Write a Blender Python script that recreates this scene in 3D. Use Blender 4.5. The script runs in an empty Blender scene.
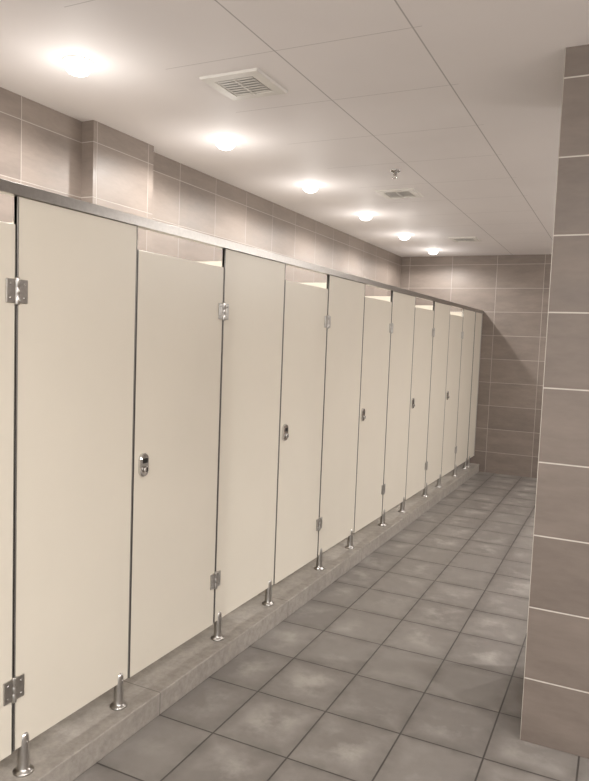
import bpy, bmesh, math
from mathutils import Vector, Matrix

H=1.625; CEIL=2.785; XL=-2.80; YF=8.95; PX=-1.77; PLX=-1.69; PLZ=0.10
YB=-2.6; XR=2.6
sc=bpy.context.scene
sc.view_settings.view_transform='Standard'
sc.view_settings.exposure=0.5

# ------------------------------------------------------------ materials
def new_mat(name):
    m=bpy.data.materials.new(name); m.use_nodes=True
    nt=m.node_tree; b=nt.nodes["Principled BSDF"]
    return m,nt,b
def srgb(r,g,b):
    f=lambda c:(c/255/12.92) if c/255<=0.04045 else ((c/255+0.055)/1.055)**2.4
    return (f(r),f(g),f(b),1)
def mth(nt,op,a,b=None,c=None,clamp=False):
    n=nt.nodes.new("ShaderNodeMath"); n.operation=op; n.use_clamp=clamp
    for i,v in enumerate((a,b,c)):
        if v is None: continue
        if isinstance(v,(int,float)): n.inputs[i].default_value=v
        else: nt.links.new(v,n.inputs[i])
    return n.outputs[0]
def mix(nt,fac,a,b):
    n=nt.nodes.new("ShaderNodeMix"); n.data_type='RGBA'
    for s,v in ((n.inputs[0],fac),(n.inputs[6],a),(n.inputs[7],b)):
        if isinstance(v,(int,float)): s.default_value=v
        elif isinstance(v,tuple): s.default_value=v
        else: nt.links.new(v,s)
    return n.outputs[2]
def noise(nt,vec,scale,detail=4,rough=.55):
    n=nt.nodes.new("ShaderNodeTexNoise"); n.inputs["Scale"].default_value=scale
    n.inputs["Detail"].default_value=detail; n.inputs["Roughness"].default_value=rough
    if vec is not None: nt.links.new(vec,n.inputs["Vector"])
    return n.outputs[0]
def ramp(nt,v,lo,hi,a=0.,b=1.):
    n=nt.nodes.new("ShaderNodeMapRange"); n.inputs[1].default_value=lo; n.inputs[2].default_value=hi
    n.inputs[3].default_value=a; n.inputs[4].default_value=b; nt.links.new(v,n.inputs[0]); return n.outputs[0]
def combine(nt,x,y,z):
    n=nt.nodes.new("ShaderNodeCombineXYZ")
    for i,v in enumerate((x,y,z)):
        if isinstance(v,(int,float)): n.inputs[i].default_value=v
        else: nt.links.new(v,n.inputs[i])
    return n.outputs[0]
def bump(nt,b,h,strength,dist=0.002):
    n=nt.nodes.new("ShaderNodeBump"); n.inputs["Strength"].default_value=strength; n.inputs["Distance"].default_value=dist
    nt.links.new(h,n.inputs["Height"]); nt.links.new(n.outputs[0],b.inputs["Normal"])

def tile_mat(name,ua,ta,uoff,toff,uw,tw,g,col1,col2,grout,rough=.45,kind="wall",spec=.4,running=0):
    m,nt,b=new_mat(name)
    geo=nt.nodes.new("ShaderNodeNewGeometry"); sep=nt.nodes.new("ShaderNodeSeparateXYZ")
    nt.links.new(geo.outputs["Position"],sep.inputs[0])
    pos=geo.outputs["Position"]
    U=sep.outputs[ua]; T=sep.outputs[ta]
    t=mth(nt,'DIVIDE',mth(nt,'SUBTRACT',T,toff),tw); tf=mth(nt,'FLOOR',t)
    u=mth(nt,'DIVIDE',mth(nt,'SUBTRACT',U,uoff),uw)
    if running:
        u=mth(nt,'ADD',u,mth(nt,'MULTIPLY',mth(nt,'FLOORED_MODULO',tf,2.0),running))
    uf=mth(nt,'FLOOR',u)
    du=mth(nt,'MULTIPLY',mth(nt,'PINGPONG',u,0.5),uw)
    dt=mth(nt,'MULTIPLY',mth(nt,'PINGPONG',t,0.5),tw)
    d=mth(nt,'MINIMUM',du,dt)
    gm=ramp(nt,d,g*.5,g*.5+.0015,1,0)
    wn=nt.nodes.new("ShaderNodeTexWhiteNoise"); wn.noise_dimensions='3D'
    nt.links.new(combine(nt,uf,tf,0.5),wn.inputs["Vector"])
    rnd=wn.outputs["Value"]
    sh=nt.nodes.new("ShaderNodeVectorMath"); sh.operation='MULTIPLY_ADD'
    nt.links.new(wn.outputs["Color"],sh.inputs[0]); sh.inputs[1].default_value=(7,7,7); nt.links.new(pos,sh.inputs[2])
    st=nt.nodes.new("ShaderNodeVectorMath"); st.operation='MULTIPLY'
    nt.links.new(sh.outputs[0],st.inputs[0]); st.inputs[1].default_value=(1,1,3.5) if kind=="wall" else (1,1,1)
    n1=noise(nt,st.outputs[0],3.0,5,.6); n2=noise(nt,st.outputs[0],22,4,.6)
    f=mth(nt,'ADD',mth(nt,'MULTIPLY',ramp(nt,n1,.3,.7),.55),mth(nt,'MULTIPLY',rnd,.3))
    f=mth(nt,'ADD',f,mth(nt,'MULTIPLY',ramp(nt,n2,.3,.7),.15),clamp=True)
    c=mix(nt,f,col1,col2)
    if kind=="floor":
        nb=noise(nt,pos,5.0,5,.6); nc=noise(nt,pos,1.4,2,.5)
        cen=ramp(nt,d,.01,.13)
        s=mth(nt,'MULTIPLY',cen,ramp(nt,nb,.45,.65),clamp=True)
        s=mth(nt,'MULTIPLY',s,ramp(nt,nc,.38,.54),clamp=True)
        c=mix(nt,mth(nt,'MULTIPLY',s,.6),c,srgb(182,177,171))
        dirt=mth(nt,'MULTIPLY',ramp(nt,d,.0,.06,1,0),ramp(nt,noise(nt,pos,9,4,.6),.35,.65),clamp=True)
        c=mix(nt,mth(nt,'MULTIPLY',dirt,.6),c,srgb(92,88,84))
    c=mix(nt,gm,c,grout)
    nt.links.new(c,b.inputs["Base Color"])
    rr=ramp(nt,n1,.3,.7,rough-.06,rough+.1); nt.links.new(rr,b.inputs["Roughness"])
    b.inputs["Specular IOR Level"].default_value=spec
    hgt=mth(nt,'ADD',mth(nt,'MULTIPLY',gm,-1.0),mth(nt,'MULTIPLY',n2,.12))
    bump(nt,b,hgt,.5)
    return m

TC1,TC2=srgb(113,102,95),srgb(143,131,122)
GR=srgb(188,181,173)
m_wy=tile_mat("wall_tile_side","Y","Z",3.43,.27,.45,.30,.003,TC1,TC2,srgb(166,158,150))
m_wx=tile_mat("wall_tile_end","X","Z",-1.54,.27,.57,.30,.003,TC1,TC2,srgb(180,172,164))
m_cx=tile_mat("column_tile_front","X","Z",-.289,.27,.60,.30,.004,srgb(104,94,87),srgb(128,117,109),GR)
m_cy=tile_mat("column_tile_side","Y","Z",2.875,.27,.60,.30,.004,srgb(104,94,87),srgb(128,117,109),GR)
m_floor=tile_mat("floor_tile","X","Y",-1.08,2.29,.34,.38,.0055,srgb(116,111,107),srgb(137,132,127),srgb(70,66,63),rough=.36,kind="floor",spec=.45)

def plain(name,col,rough=.5,metal=0,nz=0,scale=40,spec=.5):
    m,nt,b=new_mat(name)
    geo=nt.nodes.new("ShaderNodeNewGeometry")
    n=noise(nt,geo.outputs["Position"],scale,4,.6)
    k=1-nz
    c2=(col[0]*k,col[1]*k,col[2]*k,1)
    nt.links.new(mix(nt,ramp(nt,n,.35,.65),c2,col),b.inputs["Base Color"])
    b.inputs["Roughness"].default_value=rough; b.inputs["Metallic"].default_value=metal
    b.inputs["Specular IOR Level"].default_value=spec
    return m
m_panel=plain("cream_laminate",srgb(229,222,208),.34,0,.02,3,.4)
m_steel=plain("brushed_stainless",srgb(200,197,193),.28,1,.12,60)
m_rail=plain("rail_stainless",srgb(178,174,170),.32,1,.12,60)
m_gap=plain("aluminium_edge_profile",srgb(134,130,125),.4,.6,.1,30)
m_black=plain("black_rubber",srgb(34,32,30),.5,0,.1,30)
m_rub=plain("grey_rubber",srgb(96,93,89),.5,0,.1,30)
m_white=plain("white_vent_plastic",srgb(222,218,212),.5,0,.04,20)
m_dark=plain("vent_dark_void",srgb(190,185,180),.8,0,.1,20)
m_chrome=plain("polished_chrome",srgb(215,213,210),.12,1,.04,50)

def plinth_material():
    m,nt,b=new_mat("plinth_stone")
    geo=nt.nodes.new("ShaderNodeNewGeometry"); sep=nt.nodes.new("ShaderNodeSeparateXYZ")
    nt.links.new(geo.outputs["Position"],sep.inputs[0])
    n=noise(nt,geo.outputs["Position"],26,5,.7); n3=noise(nt,geo.outputs["Position"],3,4,.6)
    c=mix(nt,ramp(nt,n,.35,.65),srgb(148,142,135),srgb(172,165,157))
    c=mix(nt,mth(nt,'MULTIPLY',ramp(nt,n3,.4,.7),.3),c,srgb(128,122,115))
    u=mth(nt,'DIVIDE',mth(nt,'SUBTRACT',sep.outputs["Y"],2.29),1.2)
    d=mth(nt,'MULTIPLY',mth(nt,'PINGPONG',u,.5),1.2)
    c=mix(nt,ramp(nt,d,.002,.003,1,0),c,srgb(116,111,106))
    nt.links.new(c,b.inputs["Base Color"]); b.inputs["Roughness"].default_value=.48
    bump(nt,b,n,.15)
    return m
m_plinth=plinth_material()

def ceiling_material():
    m,nt,b=new_mat("ceiling_board")
    geo=nt.nodes.new("ShaderNodeNewGeometry"); sep=nt.nodes.new("ShaderNodeSeparateXYZ")
    nt.links.new(geo.outputs["Position"],sep.inputs[0]); X=sep.outputs["X"];Y=sep.outputs["Y"]
    dx=mth(nt,'MULTIPLY',mth(nt,'PINGPONG',mth(nt,'DIVIDE',mth(nt,'SUBTRACT',X,-1.36),.575),.5),.575)
    dy=mth(nt,'MULTIPLY',mth(nt,'PINGPONG',mth(nt,'DIVIDE',mth(nt,'SUBTRACT',Y,2.505),.60),.5),.60)
    lx=ramp(nt,dx,.002,.004,1,0); ly=ramp(nt,dy,.0015,.003,1,0)
    inx=mth(nt,'MULTIPLY',mth(nt,'GREATER_THAN',X,-1.90),mth(nt,'LESS_THAN',X,-.75))
    l=mth(nt,'MULTIPLY',mth(nt,'MAXIMUM',mth(nt,'MULTIPLY',lx,.7),mth(nt,'MULTIPLY',ly,.45)),inx,clamp=True)
    n=noise(nt,geo.outputs["Position"],1.5,3,.5)
    c=mix(nt,ramp(nt,n,.3,.7),srgb(230,225,224),srgb(235,230,229))
    c=mix(nt,l,c,srgb(150,145,142))
    nt.links.new(c,b.inputs["Base Color"]); b.inputs["Roughness"].default_value=.6
    b.inputs["Specular IOR Level"].default_value=.2
    bump(nt,b,mth(nt,'MULTIPLY',l,-1.),.2)
    return m
m_ceil=ceiling_material()
def emis(name,col,s):
    m,nt,b=new_mat(name); b.inputs["Base Color"].default_value=col
    b.inputs["Emission Color"].default_value=col; b.inputs["Emission Strength"].default_value=s
    return m
m_lamp=emis("led_diffuser",(1,.97,.92,1),4.5)

# ------------------------------------------------------------ mesh builder
class MB:
    def __init__(s,name): s.name=name; s.bm=bmesh.new(); s.mats=[]
    def mi(s,m):
        if m not in s.mats: s.mats.append(m)
        return s.mats.index(m)
    def _merge(s,t,m,smooth=False):
        i=s.mi(m)
        for f in t.faces: f.material_index=i; f.smooth=smooth
        me=bpy.data.meshes.new("tmp"); t.to_mesh(me); t.free(); s.bm.from_mesh(me); bpy.data.meshes.remove(me)
    def box(s,a,b,m,bev=0,rot=None,seg=2):
        t=bmesh.new(); bmesh.ops.create_cube(t,size=1)
        a=Vector(a);b=Vector(b);c=(a+b)/2;d=b-a
        for v in t.verts: v.co=Vector((v.co.x*d.x,v.co.y*d.y,v.co.z*d.z))
        if bev: bmesh.ops.bevel(t,geom=t.edges[:],offset=bev,segments=seg,profile=.5,affect='EDGES')
        if rot: bmesh.ops.rotate(t,verts=t.verts,cent=(0,0,0),matrix=rot)
        bmesh.ops.translate(t,verts=t.verts,vec=c)
        s._merge(t,m)
    def lathe(s,prof,loc,m,axis='Z',n=24,sc=(1,1,1)):
        t=bmesh.new(); rings=[]
        for r,z in prof:
            if r<1e-6: rings.append([t.verts.new((0,0,z))])
            else: rings.append([t.verts.new((r*math.cos(2*math.pi*k/n)*sc[0],r*math.sin(2*math.pi*k/n)*sc[1],z)) for k in range(n)])
        for A,B in zip(rings,rings[1:]):
            for k in range(n):
                a=A[k%len(A)];b=A[(k+1)%len(A)];c=B[(k+1)%len(B)];d=B[k%len(B)]
                vs=[]
                for v in (a,b,c,d):
                    if v not in vs: vs.append(v)
                if len(vs)>2: t.faces.new(vs)
        if axis=='X': bmesh.ops.rotate(t,verts=t.verts,cent=(0,0,0),matrix=Matrix.Rotation(math.pi/2,3,'Y'))
        bmesh.ops.recalc_face_normals(t,faces=t.faces)
        bmesh.ops.translate(t,verts=t.verts,vec=loc)
        s._merge(t,m,True)
    def done(s,parent=None,skew=False):
        if skew:   # the stall front is built very slightly out of parallel with the wall
            for v in s.bm.verts:
                v.co.x+=.011*(v.co.y-2.2)*max(0,min(1,(v.co.x-XL)/(PX-XL)))
        me=bpy.data.meshes.new(s.name); s.bm.to_mesh(me); s.bm.free()
        for m in s.mats: me.materials.append(m)
        o=bpy.data.objects.new(s.name,me); bpy.context.collection.objects.link(o)
        if parent: o.parent=parent
        return o
def slab(name,a,b,m,bev=0,skew=False):
    k=MB(name); k.box(a,b,m,bev); return k.done(skew=skew)

# ------------------------------------------------------------ shell
slab("floor",(XL-.1,YB,-.1),(XR+.1,YF+.1,0),m_floor)
slab("ceiling",(XL-.1,YB,CEIL),(XR+.1,YF+.1,CEIL+.1),m_ceil)
slab("wall_left",(XL-.1,YB,0),(XL,YF+.1,CEIL),m_wy)
slab("wall_far",(XL,YF,0),(XR,YF+.1,CEIL),m_wx)
slab("wall_right",(XR,YB,0),(XR+.1,YF+.1,CEIL),m_wy)
k=MB("wall_pilaster"); k.box((XL,2.95,PLZ),(XL+.085,3.48,CEIL),m_wy)
i=k.mi(m_wx)
for f in k.bm.faces:
    f.normal_update()
    if abs(f.normal.y)>.9: f.material_index=i
k.done()
k=MB("tiled_column"); k.box((-.289,2.875,0),(.55,3.60,CEIL),m_cx,.002,seg=1)
i=k.mi(m_cy)
for f in k.bm.faces:
    f.normal_update()
    if abs(f.normal.x)>.9: f.material_index=i
k.done()
slab("stall_plinth",(XL+.003,YB,0),(PLX,YF,PLZ),m_plinth,.004,skew=True)

# ------------------------------------------------------------ cubicles
ZB=.20; ZP=2.045; ZD=1.955; TH=.014
XA,XB_=PX-TH/2,PX+TH/2
FP=[(0,0),(.034,0),(.035,.004),(.032,.008),(.023,.012),(.0205,.018),(.0195,.04),(.0185,.08),(.0172,.118),(.0158,.130),(.012,.138),(.006,.1425),(0,.1435)]
def foot(parent,y,x=PX):
    k=MB("foot")
    k.lathe(FP,(x,y,PLZ),m_steel)
    k.lathe([(0,0),(.004,0),(.004,.003),(0,.0035)],(x+.0165,y,PLZ+.112),m_steel,axis='X',n=10)
    k.done(parent,skew=True)
panels=[(-2.15,-1.55),(-.90,-.29),(.35,.95),(1.585,2.17),(2.81,3.44),(4.05,4.70),(5.33,5.97),(6.62,7.25),(7.87,8.52)]
for (a,b) in panels:
    k=MB("stall_front_panel")
    k.box((XA,a,ZB),(XB_,b,ZP),m_panel,.0015,seg=1)
    for y in (a,b):
        s=1 if y==a else -1
        k.box((XA-.002,min(y,y+s*.006),ZB),(XB_+.002,max(y,y+s*.006),ZP),m_gap,.001,seg=1)
    o=k.done(skew=True)
    foot(o,a+.05); foot(o,b-.05)
    mid=(a+b)/2
    x0=XL+(.085 if 2.9<mid<3.6 else 0)+.002
    kd=MB("cubicle_divider"); kd.box((x0,mid-.007,ZB),(XA-.003,mid+.007,ZP-.02),m_panel)
    kd.box((x0,mid-.012,ZB),(x0+.02,mid+.012,ZP-.02),m_rail)
    od=kd.done(skew=True)
    foot(od,mid,-2.35)
k=MB("stall_front_panel"); k.box((XA,8.535,ZB),(XB_,YF,ZP),m_panel,.0015,seg=1); k.box((XA-.002,8.535,ZB),(XB_+.002,8.541,ZP),m_gap); k.box((XA-.004,YF-.02,ZB),(XB_+.004,YF,ZP),m_rail)
o=k.done(skew=True); foot(o,8.64)

def hinge(parent,y,z):
    k=MB("hinge")
    x=XB_
    k.box((x,y-.042,z-.038),(x+.007,y-.006,z+.038),m_steel,.002)
    k.box((x,y+.006,z-.038),(x+.007,y+.042,z+.038),m_steel,.002)
    k.lathe([(0,-.043),(.0075,-.043),(.0085,-.040),(.0085,-.013),(.0078,-.012),(.0085,-.011),(.0085,.011),(.0078,.012),(.0085,.013),(.0085,.040),(.0075,.043),(0,.043)],(x+.006,y,z),m_steel,n=16)
    for dy in (-.027,.027):
        for dz in (-.022,.022):
            k.lathe([(0,0),(.0045,0),(.004,.002),(0,.0028)],(x+.007,y+dy,z+dz),m_steel,axis='X',n=10)
    k.done(parent,skew=True)
def lock(parent,y,z):
    k=MB("indicator_lock")
    t=bmesh.new(); w=.027;h=.022;n=12;vs=[]
    for j in range(n+1): a=math.pi*j/n; vs.append((w*math.cos(a),h+w*math.sin(a)))
    for j in range(n+1): a=math.pi+math.pi*j/n; vs.append((w*math.cos(a),-h+w*math.sin(a)))
    A=[t.verts.new((XB_,y+p,z+q)) for p,q in vs]
    B=[t.verts.new((XB_+.010,y+p,z+q)) for p,q in vs]
    C=[t.verts.new((XB_+.014,y+p*.86,z+q*.92)) for p,q in vs]
    N=len(vs)
    for P,Q in ((A,B),(B,C)):
        for j in range(N): t.faces.new((P[j],P[(j+1)%N],Q[(j+1)%N],Q[j]))
    t.faces.new(C)
    bmesh.ops.recalc_face_normals(t,faces=t.faces)
    k._merge(t,m_chrome)
    k.box((XB_+.0135,y-.015,z+.008),(XB_+.0155,y+.015,z+.028),m_black,.0009,seg=1)
    k.lathe([(0,0),(.013,0),(.013,.008),(.011,.011),(0,.012)],(XB_+.0135,y,z-.018),m_chrome,axis='X',n=18)
    k.box((XB_+.024,y-.002,z-.028),(XB_+.0262,y+.002,z-.008),m_black)
    k.done(parent,skew=True)
for (p,q) in zip(panels,panels[1:]):
    a=p[1]+.005; b=q[0]-.005
    k=MB("stall_door")
    k.box((XA,a,ZB-.005),(XB_,b,ZD),m_panel,.0015,seg=1)
    k.box((XA-.001,a,ZB-.005),(XB_+.0008,a+.003,ZD),m_gap)
    k.box((XA-.001,b-.003,ZB-.005),(XB_+.0008,b,ZD),m_gap)
    k.box((XA-.016,a-.010,ZB),(XA-.003,a+.004,ZD),m_rub)
    o=k.done(skew=True)
    hinge(o,q[0]-.0025,1.745); hinge(o,q[0]-.0025,.42)
    lock(o,a+.056,1.085)

k=MB("stall_top_rail")
k.box((PX-.018,YB,ZP+.034),(PX+.018,YF,ZP+.038),m_rail,.001,seg=1)
k.box((PX-.018,YB,ZP+.0005),(PX-.0125,YF,ZP+.036),m_rail,.001,seg=1)
k.box((PX+.0125,YB,ZP+.0005),(PX+.018,YF,ZP+.036),m_rail,.001,seg=1)
k.box((PX-.0125,YB,ZP+.0005),(PX+.0125,YF,ZP+.004),m_rail)
k.done(skew=True)

# ------------------------------------------------------------ ceiling fittings
LC=(1,.97,.93)
def downlight(x,y,e,ep,size=172,blend=.35):
    k=MB("downlight")
    k.lathe([(.066,0),(.066,-.002),(.064,-.004),(.060,-.004),(.058,-.002),(.058,0)],(x,y,CEIL),m_white,n=32)
    k.lathe([(.058,-.002),(.060,-.014),(.056,-.032),(.044,-.047),(.024,-.056),(0,-.058)],(x,y,CEIL),m_lamp,n=32)
    o=k.done()
    for typ,en,dz in (("SPOT",e,.075),("POINT",ep,.30)):  # POINT is an added fill below the fixture for a soft ceiling halo
        l=bpy.data.lights.new("lamp_and_fill",typ); l.energy=en; l.color=LC; l.shadow_soft_size=.03 if typ=="SPOT" else .06
        if typ=="SPOT": l.spot_size=math.radians(size); l.spot_blend=blend
        lo=bpy.data.objects.new("lamp_and_fill",l); lo.location=(x,y,CEIL-dz); bpy.context.collection.objects.link(lo); lo.parent=o
for j in range(-3,6):
    downlight(-2.21,2.30+1.206*j,27,2.6)
for y in (-1.5,.1): downlight(.2,y,84,20,165,1)  # added out of view near the camera to light column face and stall fronts
for y,e in ((4.2,88),(5.5,88),(6.8,75),(8.1,40)): downlight(1.0,y,e,18,165,1)  # added where the column hides them, to light the stall fronts evenly
downlight(1.7,.1,90,20,165,1); downlight(1.7,1.5,90,20,165,1)  # two more unseen ones, added to throw light on the panels from the right

def vent(x,y):
    k=MB("ceiling_vent"); z=CEIL
    def ring(r0,r1,z0,z1,m):
        t=bmesh.new()
        A=[t.verts.new((x+sx*r0,y+sy*r0,z0)) for sx,sy in ((-1,-1),(1,-1),(1,1),(-1,1))]
        B=[t.verts.new((x+sx*r1,y+sy*r1,z1)) for sx,sy in ((-1,-1),(1,-1),(1,1),(-1,1))]
        for j in range(4): t.faces.new((A[j],A[(j+1)%4],B[(j+1)%4],B[j]))
        bmesh.ops.recalc_face_normals(t,faces=t.faces); k._merge(t,m)
    ring(.15,.145,z,z-.010,m_white); ring(.145,.100,z-.010,z-.012,m_white); ring(.100,.094,z-.012,z-.002,m_white)
    k.box((x-.095,y-.095,z-.003),(x+.095,y+.095,z-.001),m_dark)
    for j in range(7):
        yy=y-.081+j*.027
        k.box((x-.094,yy-.0112,z-.011),(x+.094,yy+.0112,z-.009),m_white,rot=Matrix.Rotation(math.radians(10),3,'X'))
    k.box((x-.004,y-.094,z-.014),(x+.004,y+.094,z-.006),m_white)
    k.done()
for y in (2.78,5.17,7.55): vent(-1.66,y)
k=MB("fire_sprinkler")
k.lathe([(.036,0),(.036,-.003),(.028,-.010),(.012,-.012),(.010,-.030),(.006,-.034),(0,-.034)],(-1.48,4.49,CEIL),m_chrome)
k.lathe([(0,-.046),(.019,-.046),(.020,-.048),(.019,-.050),(0,-.050)],(-1.48,4.49,CEIL),m_chrome)
for s in (-1,1): k.box((-1.48+s*.012-.002,4.488,CEIL-.048),(-1.48+s*.012+.002,4.492,CEIL-.012),m_chrome)
k.done()

# ------------------------------------------------------------ world + camera
w=bpy.data.worlds.new("World"); sc.world=w; w.use_nodes=True
w.node_tree.nodes["Background"].inputs[0].default_value=(1,.985,.96,1)
w.node_tree.nodes["Background"].inputs[1].default_value=1.15
cd=bpy.data.cameras.new("camera"); co=bpy.data.objects.new("camera",cd); bpy.context.collection.objects.link(co)
cd.sensor_fit='VERTICAL'; cd.sensor_height=24; cd.lens=24*680/781; cd.clip_start=.05
R=Matrix(((0.89834,-0.06712,0.43414),(0.43764,0.05083,-0.89771),(0.03819,0.99645,0.07503)))
co.matrix_world=Matrix.Translation((0,0,H))@R.to_4x4()
sc.camera=co
